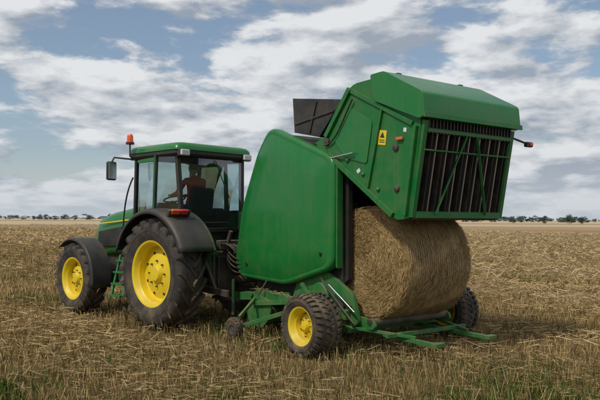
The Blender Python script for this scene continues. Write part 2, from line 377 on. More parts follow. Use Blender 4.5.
# windrows
Pw = []; Dw = []; Cw = []; Lw = []; Ww = []
V = []; F = []
def wrow_h(v, off): return 0.26+0.10*np.sin(v*1.7+off)+0.07*np.sin(v*3.9+off*2)+0.05*np.sin(v*8.3+off)
for off in (6.8, 12.2, 17.6, 23.2, 29, 36, 44, 54, 66):
    base = len(V); ns = 420; nc_ = 11
    vs = np.linspace(-14, 160, ns)
    for i, v in enumerate(vs):
        wob = 0.35*math.sin(v*0.21+off)+0.2*math.sin(v*0.63+off*2)
        hgt = float(wrow_h(v, off))*0.8+0.04*random.random()
        for k in range(nc_):
            t = k/(nc_-1)*2-1
            q = BC + rB*(off+wob+t*(0.70+0.15*math.sin(v*2.1))) + hB*v
            V.append((q.x, q.y, max(0, hgt*(1-t*t))*(0.6+0.6*random.random())-0.01))
    for i in range(ns-1):
        for k in range(nc_-1):
            a = base+i*nc_+k; F.append([a, a+1, a+nc_+1, a+nc_])
    nn = int(46000*(6.4/off)**0.9)
    v = -9+rng.random(nn)**1.3*105; t = np.clip(rng.normal(0, .55, nn), -1.6, 1.6)
    wb = 0.35*np.sin(v*0.21+off)+0.2*np.sin(v*0.63+off*2)
    xx = BC.x+rB.x*(off+wb+t*0.8)+hB.x*v; yy = BC.y+rB.y*(off+wb+t*0.8)+hB.y*v
    zz = np.maximum(0.02, wrow_h(v, off)*(1-t*t))*rng.uniform(0.55, 1.3, nn)
    Pw.append(np.stack([xx, yy, zz], 1)); an = rng.uniform(0, 6.28, nn)
    d = np.stack([np.cos(an), np.sin(an), rng.normal(0.10, .35, nn)], 1); Dw.append(d/np.linalg.norm(d, axis=1, keepdims=True))
    Lw.append(rng.uniform(0.12, 0.38, nn)); Ww.append(0.005+0.0006*np.hypot(xx, yy))
    tt = rng.random(nn)[:, None]; Cw.append(np.array([0.24, 0.165, 0.075])*(1-tt)+np.array([0.74, 0.57, 0.31])*tt)
wm = paint('windrow_straw', (0.36, 0.26, 0.13), 0.9, 0.6, dustcol=(0.16, 0.11, 0.05), scale=9, bump=0, lowdust=0.3)
wr = mk('straw_windrows', V, F, wm, smooth=True, ang=80)
blades('windrow_straw', np.concatenate(Pw), np.concatenate(Dw), np.concatenate(Lw), np.concatenate(Ww), np.concatenate(Cw), STRAW, wr, seed=6)

# ------------------------------------------------------------------ trees
def leaf_cloud(cx, cy, cz, rx, rz, nleaf, size, basecol):
    P = []; C = []
    ncl = max(5, int(nleaf/28))
    for c in range(ncl):
        a = rng.uniform(0, 6.28); rr = math.sqrt(rng.random())*0.75; hz = rng.uniform(-0.75, 0.85)
        k = math.sqrt(max(0.05, 1-hz*hz))
        ox = cx+math.cos(a)*rr*rx*k; oy = cy+math.sin(a)*rr*rx*k; oz = cz+hz*rz
        q = rng.normal(0, 1, (28, 3))*np.array([rx*0.2, rx*0.2, rz*0.17])+np.array([ox, oy, oz])
        P.append(q); sh = rng.uniform(0.65, 1.35)
        C.append(np.array(basecol)*sh*rng.uniform(0.75, 1.25, (28, 1)))
    P = np.concatenate(P); C = np.concatenate(C)
    D = rng.normal(size=P.shape); D /= np.linalg.norm(D, axis=1, keepdims=True)
    return P, D, rng.uniform(0.6, 1.2, len(P))*size, np.full(len(P), size*0.8), C

acc = [[], [], [], [], []]
def addt(t):
    for i in range(5): acc[i].append(t[i])
for dist, x0, x1, nt_, h0, h1, col, nl_ in ((1150, -1200, 1200, 760, 4.0, 7.5, (0.13, 0.165, 0.19), 112),  # distance haze is mixed into these bluish leaf colours
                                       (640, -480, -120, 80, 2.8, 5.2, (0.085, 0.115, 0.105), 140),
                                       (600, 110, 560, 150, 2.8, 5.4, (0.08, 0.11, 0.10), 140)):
    for i in range(nt_):
        xx = x0+(x1-x0)*rng.random(); yy = dist+rng.uniform(-25, 25)
        h = rng.uniform(h0, h1)*(0.8+0.35*math.sin(xx*0.021+dist)); r = h*rng.uniform(0.7, 1.2)
        addt(leaf_cloud(xx, yy, h*0.48, r, h*0.5, nl_, h*0.16, col))
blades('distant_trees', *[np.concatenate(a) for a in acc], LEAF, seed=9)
mk('field_margin', [(60, 300, 0.05), (900, 300, 0.05), (1000, 335, 0.05), (60, 335, 0.05)], [[0, 1, 2, 3]], paint('grass_margin', (0.17, 0.18, 0.07), 0.9, 0.3, scale=0.1, bump=0))
mk('far_crop_field', [(-900, 390, 0.05), (-60, 390, 0.05), (-60, 470, 0.05), (-1100, 470, 0.05)], [[0, 1, 2, 3]], paint('crop_green', (0.20, 0.21, 0.09), 0.9, 0.3, scale=0.1, bump=0))

BARK = paint('bark', (0.08, 0.06, 0.045), 0.9, 0.1, bump=0)
def tree(x, y, h, name):
    e = empty(name, (x, y, 0), 0)
    tube('trunk', [(0, 0, -0.1), (0.05, 0, h*0.25), (0.0, 0.05, h*0.55)], h*0.02, BARK, e)
    for k in range(6):
        a = k*1.05+random.random()*0.5; z0 = h*(0.2+0.06*k)
        tube('limb_%d' % k, [(0, 0, z0), (math.cos(a)*h*0.14, math.sin(a)*h*0.14, z0+h*0.13), (math.cos(a)*h*0.25, math.sin(a)*h*0.25, z0+h*0.2)], h*0.011, BARK, e)
    t = leaf_cloud(0, 0, h*0.52, h*0.46, h*0.46, 1500, h*0.045, (0.06, 0.09, 0.055))
    blades('crown', *t, LEAF, e, seed=int(x))
for (x, y, h) in ((123, 320, 4.4), (129, 321, 3.3), (117, 335, 3.0), (107, 350, 2.8)):
    tree(x, y, h, 'tree')

# ================================================================== TRACTOR
T = empty('tractor', TC, AT)
wheel('rear_left_wheel', (-0.90, 0, 0.88), 0.88, 0.48, 0.50, -1, T, 21, 0.045)
wheel('rear_right_wheel', (0.90, 0, 0.88), 0.88, 0.48, 0.50, 1, T, 21, 0.045)
wheel('front_left_wheel', (-0.90, 2.55, 0.65), 0.65, 0.38, 0.36, -1, T, 18, 0.038)
wheel('front_right_wheel', (0.90, 2.55, 0.65), 0.65, 0.38, 0.36, 1, T, 18, 0.038)
prism('transmission_housing', [(-0.45, 0.6), (-0.45, 1.2), (0.8, 1.25), (1.3, 1.05), (2.9, 1.05), (2.95, 0.65), (1.2, 0.5), (0.3, 0.5)], -0.22, 0.22, DGREEN, T, 0.03)
lathe('rear_axle', [(-0.75, 0.12), (-0.72, 0.16), (-0.3, 0.2), (0.3, 0.2), (0.72, 0.16), (0.75, 0.12)], (0, 0, 0.88), DGREEN, T, 24)
box('front_axle', (0, 2.55, 0.62), (1.45, 0.18, 0.18), DGREEN, T, bevel=0.03)
prism('engine_block', [(1.2, 0.8), (1.2, 1.25), (2.9, 1.25), (2.9, 0.75)], -0.3, 0.3, BLACK, T, 0.02)
box('front_weight_block', (0, 3.2, 0.85), (0.6, 0.35, 0.35), DGREEN, T, bevel=0.03)
rings = []
for v, hw, zt, zb in ((1.1, 0.43, 2.00, 1.15), (1.7, 0.42, 1.97, 1.12), (2.4, 0.40, 1.88, 1.05), (2.85, 0.37, 1.78, 1.0), (3.05, 0.31, 1.66, 1.0), (3.12, 0.24, 1.52, 1.02)):
    p = round_poly([(-hw, zb), (hw, zb), (hw*0.97, zt-0.05), (-hw*0.97, zt-0.05)], 0.16, 6)
    p = [(a, b+0.05*(1-(a/hw)**2) if b > (zt+zb)/2 else b) for a, b in p]
    rings.append([(a, v, b) for a, b in p])
def loft(name, rings, mat, parent, ang=40):
    V = [q for r in rings for q in r]; m_ = len(rings[0]); F = []
    for i in range(len(rings)-1):
        for k in range(m_): F.append([i*m_+k, i*m_+(k+1) % m_, (i+1)*m_+(k+1) % m_, (i+1)*m_+k])
    F.append(list(range(m_))); F.append([(len(rings)-1)*m_+k for k in range(m_)])
    return mk(name, V, F, mat, parent, smooth=True, ang=ang)
loft('hood', rings, GREEN, T)
for s in (-1, 1):
    prism('hood_side_grille', [(1.9, 1.25), (1.95, 1.6), (2.75, 1.5), (2.8, 1.2)], s*0.405, s*0.43, BLACK, T, 0.01)
    prism('hood_stripe', [(1.2, 1.745), (1.2, 1.77), (2.7, 1.655), (2.7, 1.635)], s*0.425, s*0.436, DECY, T, 0)
    box('headlight', (s*0.17, 3.10, 1.45), (0.14, 0.06, 0.12), LAMP, T, bevel=0.02)
box('front_grille', (0, 3.11, 1.22), (0.44, 0.04, 0.3), BLACK, T, bevel=0.02)
for s in (-1, 1):
    prof = [(s*-0.20, 0.71), (s*-0.19, 0.74), (s*0.17, 0.74), (s*0.21, 0.70)]
    o = lathe('front_fender', prof, (s*0.90, 2.55, 0.65), PLASTIC, T, 20, rad(50), rad(190))
    sm = o.modifiers.new('s', 'SOLIDIFY'); sm.thickness = 0.02
    tube('fender_bracket', [(s*0.45, 2.5, 0.75), (s*0.66, 2.5, 1.1), (s*0.8, 2.5, 1.37)], 0.02, BLACK, T)
for s in (-1, 1):
    prof = [(s*-0.36, 0.92), (s*-0.34, 0.97), (s*0.0, 0.99), (s*0.20, 0.985), (s*0.27, 0.96), (s*0.29, 0.90)]
    o = lathe('rear_fender', prof, (s*0.90, 0.02, 0.92), PLASTIC, T, 30, rad(18), rad(160), ang=60)
    sm = o.modifiers.new('s', 'SOLIDIFY'); sm.thickness = 0.02
    pts = [(0.02+0.97*math.cos(rad(a)), 0.92+0.97*math.sin(rad(a))) for a in range(15, 166, 8)]
    pts = pts + [(-0.55, 1.0), (0.75, 1.0)]
    prism('fender_inner_wall', pts, s*0.52, s*0.57, DGREEN, T, 0.0)
    box('tail_lamp', (s*1.02, -0.51, 1.85), (0.16, 0.06, 0.085), ORANGE, T, rot=(rad(30), 0, 0), bevel=0.02)
    box('tail_lamp_red', (s*0.86, -0.51, 1.85), (0.14, 0.06, 0.085), RED, T, rot=(rad(30), 0, 0), bevel=0.02)
    box('lamp_housing', (s*0.93, -0.47, 1.83), (0.40, 0.07, 0.12), BLACK, T, rot=(rad(30), 0, 0), bevel=0.02)
prism('cab_floor', [(-0.12, 1.12), (-0.12, 1.55), (0.30, 1.35), (1.22, 1.35), (1.22, 1.05), (0.9, 0.95), (0.2, 1.0)], -0.62, 0.62, BLACK, T, 0.02)
prism('cab_firewall', [(1.16, 1.1), (1.16, 1.75), (1.22, 1.75), (1.22, 1.1)], -0.58, 0.58, BLACK, T, 0.01)
A_b, A_t = (0.62, 1.22, 1.10), (0.68, 1.08, 2.80)
B_b, B_t = (0.78, 0.42, 1.20), (0.74, 0.42, 2.80)
C_b, C_t = (0.62, -0.16, 1.50), (0.68, -0.08, 2.80)
for s in (-1, 1):
    g = lambda p: (s*p[0], p[1], p[2])
    bar('front_pillar', g(A_b), g(A_t), 0.06, 0.06, BLACK, T)
    bar('door_pillar', g(B_b), g(B_t), 0.05, 0.06, DGREEN, T)
    bar('rear_pillar', g(C_b), g(C_t), 0.07, 0.07, BLACK, T)
    bar('door_sill', g(A_b), g(B_b), 0.06, 0.07, GREEN, T)
    bar('quarter_sill', g((0.78, 0.42, 1.85)), g((0.64, -0.14, 1.85)), 0.05, 0.06, BLACK, T)
    bar('door_rail', g((0.685, 1.02, 2.72)), g((0.74, 0.45, 2.72)), 0.05, 0.06, GREEN, T)
    bar('door_handle', g((0.80, 0.52, 1.72)), g((0.79, 0.66, 1.72)), 0.03, 0.03, BLACK, T)
    mk('door_glass', [g(A_b), g(B_b), g(B_t), g(A_t)], [[0, 1, 2, 3]], GLASS, T)
    mk('quarter_glass', [g((0.77, 0.40, 1.85)), g((0.63, -0.13, 1.85)), g((0.68, -0.08, 2.78)), g((0.735, 0.40, 2.78))], [[0, 1, 2, 3]], GLASS, T)
mk('rear_glass', [(-0.60, -0.185, 1.58), (0.60, -0.185, 1.58), (0.66, -0.115, 2.76), (-0.66, -0.115, 2.76)], [[0, 1, 2, 3]], GLASS, T)
mk('windscreen', [(-0.60, 1.225, 1.7), (0.60, 1.225, 1.7), (0.66, 1.10, 2.78), (-0.66, 1.10, 2.78)], [[0, 1, 2, 3]], GLASS, T)
bar('rear_window_sill', (-0.62, -0.17, 1.56), (0.62, -0.17, 1.56), 0.07, 0.07, BLACK, T)
bar('rear_window_handle', (-0.3, -0.22, 1.68), (0.3, -0.22, 1.68), 0.025, 0.025, BLACK, T)
tube('rear_wiper', [(0.05, -0.14, 2.72), (0.18, -0.2, 2.35), (0.30, -0.215, 2.1)], 0.008, BLACK, T)
pr = round_poly([(-0.80, -0.24), (0.80, -0.24), (0.76, 1.28), (-0.76, 1.28)], 0.16, 6)
def roofring(sc, z): return [((a)*sc, (b-0.5)*sc+0.5, z) for a, b in pr]
loft('roof_underside', [roofring(0.95, 2.76), roofring(0.99, 2.79), roofring(0.99, 2.84)], PLASTIC, T)
loft('roof', [roofring(0.99, 2.842), roofring(1.01, 2.85), roofring(1.0, 2.91), roofring(0.95, 2.955), roofring(0.85, 2.975), roofring(0.5, 2.985)], GREEN, T)
for s in (-1, 1):
    box('rear_work_lamp', (s*0.66, -0.25, 2.80), (0.17, 0.07, 0.10), LAMP, T, bevel=0.02)
    box('rear_work_lamp_housing', (s*0.66, -0.21, 2.80), (0.20, 0.08, 0.12), BLACK, T, bevel=0.02)
    box('front_work_lamp', (s*0.6, 1.27, 2.80), (0.17, 0.07, 0.10), LAMP, T, bevel=0.02)
    tube('mirror_arm', [(s*0.72, 1.15, 2.76), (s*1.02, 1.25, 2.78), (s*1.06, 1.26, 2.70)], 0.016, BLACK, T)
    box('mirror', (s*1.06, 1.27, 2.55), (0.20, 0.07, 0.32), BLACK, T, rot=(0, 0, s*rad(-12)), bevel=0.03)
    box('mirror_glass', (s*1.06, 1.232, 2.55), (0.16, 0.006, 0.27), CHROME, T, rot=(0, 0, s*rad(-12)), bevel=0)
tube('beacon_pole', [(-0.78, 1.0, 2.78), (-0.86, 1.02, 2.80), (-0.86, 1.02, 3.02)], 0.014, BLACK, T)
lathe('beacon_lamp', [(0.0, 0.001), (0.0, 0.065), (0.03, 0.068), (0.035, 0.055), (0.13, 0.052), (0.16, 0.035), (0.168, 0.001)], (-0.86, 1.02, 3.01), ORANGE, T, 24, axis='Z')
lathe('beacon_base', [(0.0, 0.001), (0.0, 0.07), (0.03, 0.072), (0.032, 0.001)], (-0.86, 1.02, 3.0), BLACK, T, 24, axis='Z')
tube('exhaust_stack', [(0.62, 1.35, 1.3), (0.66, 1.33, 2.1), (0.68, 1.31, 2.75), (0.72, 1.25, 2.9)], 0.05, BLACK, T, 5)
tube('handrail', [(-0.70, 1.16, 2.45), (-0.78, 1.28, 2.2), (-0.80, 1.34, 1.7), (-0.76, 1.34, 1.25)], 0.014, BLACK, T, 3, True)
prism('fuel_tank', round_poly([(0.95, 0.55), (0.95, 1.05), (1.75, 1.05), (1.75, 0.6)], 0.1), -0.62, -0.28, PLASTIC, T, 0.03)
for v in (1.0, 1.36):
    for s in (-1, 1):
        bar('step_side', (s*0.80, v, 1.12), (s*0.98, v, 0.42), 0.05, 0.03, GREEN, T)
for s in (-1, 1):
    for k in range(4):
        t = k/3
        box('step_tread', (s*(0.84+0.13*t), 1.18, 1.02-0.58*t), (0.14, 0.36, 0.03), GREEN, T, bevel=0.004)
box('seat_base', (0, 0.42, 1.58), (0.40, 0.40, 0.36), SEAT, T, bevel=0.04)
box('seat_cushion', (0, 0.44, 1.79), (0.50, 0.50, 0.10), SEAT, T, bevel=0.04)
box('seat_back', (0, 0.17, 2.02), (0.48, 0.12, 0.50), SEAT, T, rot=(rad(8), 0, 0), bevel=0.05)
box('side_console', (0.42, 0.45, 1.72), (0.2, 0.6, 0.42), PLASTIC, T, bevel=0.04)
tube('steering_column', [(0, 1.1, 1.5), (0, 0.95, 2.05)], 0.05, PLASTIC, T)
sw = [(0.19*math.cos(a), 0.93+0.18*math.sin(a), 2.09-0.05*math.sin(a)) for a in np.linspace(0, 2*math.pi, 25)]
tube('steering_wheel', sw, 0.014, BLACK, T)
box('dashboard', (0, 1.1, 1.85), (0.5, 0.2, 0.35), PLASTIC, T, bevel=0.05)
for s in (-1, 1):
    bar('lower_link', (s*0.30, -0.25, 0.62), (s*0.42, -1.05, 0.60), 0.05, 0.10, RUST, T)
    bar('lift_rod', (s*0.36, -0.30, 1.25), (s*0.38, -0.70, 0.64), 0.05, 0.05, RUST, T)
    bar('lift_arm', (s*0.25, -0.15, 1.28), (s*0.37, -0.36, 1.30), 0.06, 0.09, DGREEN, T)
    tube('lift_cylinder', [(s*0.2, -0.35, 0.75), (s*0.3, -0.42, 1.22)], 0.045, DGREEN, T)
bar('top_link', (0, -0.45, 1.15), (0, -0.62, 1.55), 0.05, 0.06, RUST, T)
bar('drawbar', (0, -0.2, 0.46), (0, -0.86, 0.46), 0.10, 0.05, RUST, T)
box('hitch_frame', (0, -0.46, 0.85), (0.36, 0.14, 0.6), BLACK, T, bevel=0.02)
box('hydraulic_couplers', (0.05, -0.48, 1.32), (0.42, 0.12, 0.16), RUST, T, bevel=0.02)
box('number_plate', (-0.42, -0.26, 1.40), (0.28, 0.02, 0.18), DECW, T, bevel=0.003)
hr = random.Random(5)
for k in range(6):
    u = -0.15+0.07*k
    tube('hydraulic_hose_%d' % k, [(u, -0.52, 1.33), (u+hr.uniform(-.05, .05), -0.75, 1.36+0.10*hr.random()), (u+0.15, -0.95, 1.0-0.25*hr.random()), (u+0.45, -1.15, 0.95+0.35*hr.random()), (u+0.65, -1.25, 1.2+0.25*hr.random())], 0.013, BLACK, T, 3, True)

# ================================================================== DRIVER
def person():
    e = empty('tractor_driver', TC, AT)
    J = {'pelvis': (0, 0.36, 1.92, .15, .12), 'waist': (0, 0.33, 2.06, .15, .11), 'chest': (0, 0.33, 2.28, .175, .12), 'neckb': (0, 0.35, 2.44, .09, .08), 'neck': (0, 0.37, 2.50, .055, .055),
         'hL': (-.10, .42, 1.91, .09, .09), 'kL': (-.17, .82, 1.93, .065, .065), 'aL': (-.16, .92, 1.50, .045, .045), 'tL': (-.17, 1.08, 1.44, .035, .04),
         'hR': (.10, .42, 1.91, .09, .09), 'kR': (.17, .82, 1.93, .065, .065), 'aR': (.16, .92, 1.50, .045, .045), 'tR': (.17, 1.08, 1.44, .035, .04),
         'sL': (-.19, .34, 2.41, .06, .06), 'eL': (-.26, .50, 2.17, .045, .045), 'wL': (-.17, .76, 2.16, .03, .028), 'pL': (-.15, .82, 2.15, .04, .022),
         'sR': (.19, .34, 2.41, .06, .06), 'eR': (.26, .50, 2.17, .045, .045), 'wR': (.17, .76, 2.16, .03, .028), 'pR': (.15, .82, 2.15, .04, .022)}
    E = [('pelvis', 'waist'), ('waist', 'chest'), ('chest', 'neckb'), ('neckb', 'neck'), ('pelvis', 'hL'), ('hL', 'kL'), ('kL', 'aL'), ('aL', 'tL'), ('pelvis', 'hR'), ('hR', 'kR'), ('kR', 'aR'), ('aR', 'tR'),
         ('chest', 'sL'), ('sL', 'eL'), ('eL', 'wL'), ('wL', 'pL'), ('chest', 'sR'), ('sR', 'eR'), ('eR', 'wR'), ('wR', 'pR')]
    for s, q in ((-1, 'L'), (1, 'R')):
        for f in range(4):
            J['f%s%d' % (q, f)] = (s*(.165-.022*f), .865, 2.165-.005*f, .009, .009); J['g%s%d' % (q, f)] = (s*(.165-.022*f), .885-.004*abs(f-1), 2.13, .008, .008)
            E += [('p'+q, 'f%s%d' % (q, f)), ('f%s%d' % (q, f), 'g%s%d' % (q, f))]
        J['th'+q] = (s*.115, .83, 2.14, .010, .010); E.append(('p'+q, 'th'+q))
    names = list(J); idx = {k: i for i, k in enumerate(names)}
    me = bpy.data.meshes.new('body'); me.from_pydata([J[k][:3] for k in names], [(idx[a], idx[b]) for a, b in E], [])
    o = bpy.data.objects.new('body', me); COL.objects.link(o)
    sk = o.modifiers.new('skin', 'SKIN'); sk.use_smooth_shade = True
    for i, k in enumerate(names):
        d = me.skin_vertices[0].data[i]; d.radius = J[k][3:5]; d.use_root = (k == 'pelvis')
    o.modifiers.new('sub', 'SUBSURF').levels = 2
    dg = bpy.context.evaluated_depsgraph_get(); dg.update()
    m2 = bpy.data.meshes.new_from_object(o.evaluated_get(dg)); bpy.data.objects.remove(o)
    m2.materials.clear()
    shirt = paint('red_shirt', (0.60, 0.04, 0.02), 0.85, 0.05, bump=0); jeans = paint('jeans', (0.03, 0.05, 0.10), 0.9, 0.1, bump=0)
    skin = paint('skin', (0.50, 0.28, 0.19), 0.5, 0.0, bump=0); shoe = paint('shoe', (0.02, 0.015, 0.01), 0.6, 0.1, bump=0); hair = paint('hair', (0.05, 0.03, 0.015), 0.8, 0, bump=0)
    for q in (shirt, jeans, skin, shoe, hair): m2.materials.append(q)
    for p in m2.polygons:
        c = p.center
        if c.z > 2.47 or (c.y > 0.73 and c.z > 2.05): i = 2
        elif c.z < 1.56: i = 3
        elif c.z < 2.0: i = 1
        else: i = 0
        p.material_index = i
    b = bpy.data.objects.new('body', m2); COL.objects.link(b); b.parent = e; m2.shade_smooth()
    bm = bmesh.new(); bmesh.ops.create_uvsphere(bm, u_segments=32, v_segments=24, radius=1)
    hc = Vector((0, 0.39, 2.61))
    for v in bm.verts:
        x, y, z = v.co
        w_ = 0.075*(1-0.22*max(0, -z)); l_ = 0.098
        q = Vector((x*w_, y*l_, z*0.118))
        if y > 0.5:
            q.y += 0.022*math.exp(-((x/0.16)**2+((z+0.12)/0.18)**2))
            q.y -= 0.010*math.exp(-(((abs(x)-0.38)/0.16)**2+((z-0.08)/0.12)**2))
            q.y += 0.006*math.exp(-((x/0.3)**2+((z+0.45)/0.07)**2))
            q.y += 0.010*math.exp(-((x/0.3)**2+((z+0.80)/0.15)**2))
        v.co = hc+q
    me = bpy.data.meshes.new('head'); bm.to_mesh(me); bm.free(); me.materials.append(skin); me.materials.append(hair); me.shade_smooth()
    for p in me.polygons:
        c = p.center-hc
        if c.z > 0.062 or (c.y < 0.01 and c.z > -0.035): p.material_index = 1
    h = bpy.data.objects.new('head', me); COL.objects.link(h); h.parent = e
    for s in (-1, 1):
        lathe('ear', [(-0.01*s, 0.004), (0.0, 0.026), (0.012*s, 0.028), (0.016*s, 0.02), (0.008*s, 0.002)], (s*0.076, 0.385, 2.61), skin, e, 16)
        lathe('eye', [(0, 0.001), (0.004, 0.009), (0.008, 0.001)], (s*0.029, 0.478, 2.618), DARK, e, 10)
person()

# ================================================================== BALER
Bq = empty('round_baler', BC, AB)
wheel('left_wheel', (-1.35, 0, 0.40), 0.405, 0.42, 0.235, -1, Bq, 30, 0.016, 'imp')
wheel('right_wheel', (1.35, 0, 0.40), 0.405, 0.42, 0.235, 1, Bq, 30, 0.016, 'imp')
bar('axle', (-1.25, 0, 0.42), (1.25, 0, 0.42), 0.13, 0.13, GREEN2, Bq)
panel = round_poly([(1.54, 3.13), (0.06, 2.57), (0.08, 1.10), (1.12, 0.80), (2.36, 0.84), (2.47, 1.09), (2.26, 1.97), (1.84, 2.80)], 0.17, 6)
def shield(s):
    cx = sum(p[0] for p in panel)/len(panel); cz = sum(p[1] for p in panel)/len(panel)
    rr = [(1.0, 0.80), (1.0, 0.88), (0.992, 0.908), (0.975, 0.922), (0.95, 0.927), (0.945, 0.925), (0.93, 0.925), (0.922, 0.930), (0.60, 0.942), (0.25, 0.948)]
    rings = [[(s*u, cx+(p[0]-cx)*k, cz+(p[1]-cz)*k) for p in panel] for k, u in rr]
    o = loft('side_shield', rings, GREEN, Bq, 50)
    o.data.shade_smooth()
shield(-1); shield(1)
for s in (-1, 1):
    prism('shield_edge_trim', [(0.02, 2.55), (0.05, 2.58), (0.05, 1.12), (0.02, 1.10)], s*0.80, s*0.90, GREEN2, Bq, 0.004)
    tube('shield_latch', [(s*0.93, 0.32, 1.28), (s*0.952, 0.32, 1.28)], 0.025, BLACK, Bq, 4)
    tube('shield_latch', [(s*0.93, 2.1, 1.05), (s*0.952, 2.1, 1.05)], 0.025, BLACK, Bq, 4)
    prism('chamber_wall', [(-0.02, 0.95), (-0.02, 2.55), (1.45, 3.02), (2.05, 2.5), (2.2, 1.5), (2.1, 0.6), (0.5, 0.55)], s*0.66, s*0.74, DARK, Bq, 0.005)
    prism('lower_frame_plate', round_poly([(1.0, 0.85), (0.35, 1.05), (-0.18, 0.78), (-0.30, 0.42), (-0.1, 0.28), (0.7, 0.30), (1.15, 0.5)], 0.06, 3), s*0.75, s*0.81, GREEN2, Bq, 0.006)
    bar('frame_rail', (s*0.86, 1.9, 0.62), (s*0.86, -0.15, 0.50), 0.08, 0.12, GREEN2, Bq)
    bar('frame_brace', (s*0.92, 0.75, 0.85), (s*0.92, 0.25, 0.45), 0.05, 0.05, GREEN2, Bq)
    bar('wheel_arm', (s*0.86, 0.55, 0.62), (s*1.12, 0.02, 0.42), 0.08, 0.10, GREEN2, Bq)
    lathe('chain_guard', [(0, 0.17), (s*0.05, 0.17), (s*0.07, 0.15), (s*0.07, 0.001)], (s*0.81, 0.42, 0.72), GREEN2, Bq, 28)
    lathe('roller_bearing', [(0, 0.07), (s*0.04, 0.07), (s*0.05, 0.001)], (s*0.81, 0.02, 0.62), RUST, Bq, 16)
    tube('tailgate_cylinder', [(s*0.79, 0.75, 1.55), (s*0.79, 0.30, 2.15)], 0.035, BLACK, Bq, 4)
    tube('tailgate_rod', [(s*0.79, 0.30, 2.15), (s*0.79, -0.02, 2.57)], 0.018, CHROME, Bq, 4)
    for k, (bv, bz) in enumerate(((0.9, 0.55), (0.55, 0.42), (0.1, 0.38), (-0.15, 0.62), (0.75, 0.78))):
        tube('frame_bolt_%d' % k, [(s*0.80, bv, bz), (s*0.83, bv, bz)], 0.018, RUST, Bq, 2)
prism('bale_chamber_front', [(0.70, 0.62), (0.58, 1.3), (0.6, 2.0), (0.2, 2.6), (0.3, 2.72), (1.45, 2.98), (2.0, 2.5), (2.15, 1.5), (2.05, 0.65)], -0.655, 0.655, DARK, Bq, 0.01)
prism('front_cover', [(2.08, 0.9), (2.2, 1.5), (2.05, 2.5), (1.5, 3.03), (1.45, 2.98), (2.0, 2.48), (2.14, 1.5), (2.02, 0.9)], -0.655, 0.655, DGREEN, Bq, 0.004)
for k in range(6):
    u = -0.55+0.22*k
    prism('chamber_belt_%d' % k, [(0.16, 2.62), (0.55, 2.0), (0.50, 1.6), (0.53, 1.6), (0.585, 2.0), (0.2, 2.64)], u-0.085, u+0.085, BELT, Bq, 0)
gp = [(1.37, 3.56), (0.25, 3.40), (0.74, 2.92), (1.32, 3.04)]
for s in (-1, 1):
    prism('top_guard_side', gp, s*0.60, s*0.62, BLACK, Bq, 0.003)
    bar('top_guard_rib', (s*0.63, 0.95, 3.0), (s*0.63, 0.80, 3.44), 0.02, 0.03, BLACK, Bq)
    bar('top_guard_rib', (s*0.63, 0.42, 3.26), (s*0.63, 1.30, 3.16), 0.02, 0.03, BLACK, Bq)
prism('top_guard_front', [(1.37, 3.56), (1.32, 3.04), (1.30, 3.04), (1.35, 3.56)], -0.597, 0.597, BLACK, Bq, 0)
prism('top_guard_rear', [(0.25, 3.40), (0.27, 3.40), (0.76, 2.92), (0.74, 2.92)], -0.597, 0.597, BLACK, Bq, 0)
# tailgate
tg = [(0.33, 2.72), (0.30, 2.84), (-0.20, 3.48), (-0.30, 3.51), (-0.78, 3.53), (-1.40, 3.10), (-1.42, 2.87), (-1.24, 1.76), (-1.02, 1.74), (-0.04, 2.42)]
tgr = round_poly(tg, 0.05, 3)
for s in (-1, 1):
    prism('tailgate_side', tgr, s*0.83, s*0.87, GREEN2, Bq, 0.006)
    bar('tailgate_top_rail', (s*0.885, 0.28, 2.86), (s*0.885, -0.20, 3.45), 0.05, 0.07, GREEN2, Bq)
    bar('tailgate_bottom_rail', (s*0.885, 0.22, 2.62), (s*0.885, -0.98, 1.80), 0.05, 0.07, GREEN2, Bq)
    bar('tailgate_rear_rail', (s*0.885, -1.36, 2.85), (s*0.885, -1.19, 1.80), 0.06, 0.08, GREEN2, Bq)
    bar('tailgate_cross_rib', (s*0.88, -0.22, 3.42), (s*0.88, -1.30, 2.88), 0.035, 0.06, GREEN2, Bq)
    bar('tailgate_mid_rib', (s*0.88, -0.55, 2.15), (s*0.88, -0.80, 3.12), 0.03, 0.05, GREEN2, Bq)
    prism('tailgate_access_cover', round_poly([(-0.12, 2.55), (0.10, 2.78), (-0.22, 3.20), (-0.62, 2.98), (-0.52, 2.45)], 0.05, 3), s*0.87, s*0.885, GREEN, Bq, 0.004)
    for (bv, bz, br) in ((-1.02, 2.62, .045), (-1.04, 2.12, .04), (-0.15, 2.52, .03), (-0.45, 2.32, .025), (-0.72, 2.12, .025)):
        lathe('tailgate_bearing', [(0, br), (s*0.02, br), (s*0.03, br*0.5), (s*0.035, 0.001)], (s*0.87, bv, bz), GREEN2 if br < .035 else RUST, Bq, 16)
    lathe('hinge_pin', [(0, 0.05), (s*0.07, 0.05), (s*0.08, 0.001)], (s*0.83, 0.26, 2.80), RUST, Bq, 16)
    prism('hinge_bracket', [(0.2, 2.68), (0.2, 2.9), (0.34, 2.9), (0.6, 2.82), (0.5, 2.66)], s*0.76, s*0.80, GREEN2, Bq, 0.005)
    tube('tailgate_hose', [(s*0.90, 0.30, 2.75), (s*0.91, 0.05, 2.72), (s*0.90, -0.10, 3.10), (s*0.91, -0.28, 3.30)], 0.011, BLACK, Bq, 3, True)
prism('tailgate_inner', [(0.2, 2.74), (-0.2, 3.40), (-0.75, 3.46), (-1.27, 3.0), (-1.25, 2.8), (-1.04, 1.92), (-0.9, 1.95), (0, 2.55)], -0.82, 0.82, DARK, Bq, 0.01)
prism('tailgate_skin', [(0.29, 2.80), (-0.22, 3.45), (-0.32, 3.49), (-0.78, 3.51), (-0.78, 3.48), (-0.32, 3.46), (-0.24, 3.42), (0.25, 2.78)], -0.828, 0.828, GREEN2, Bq, 0.004)
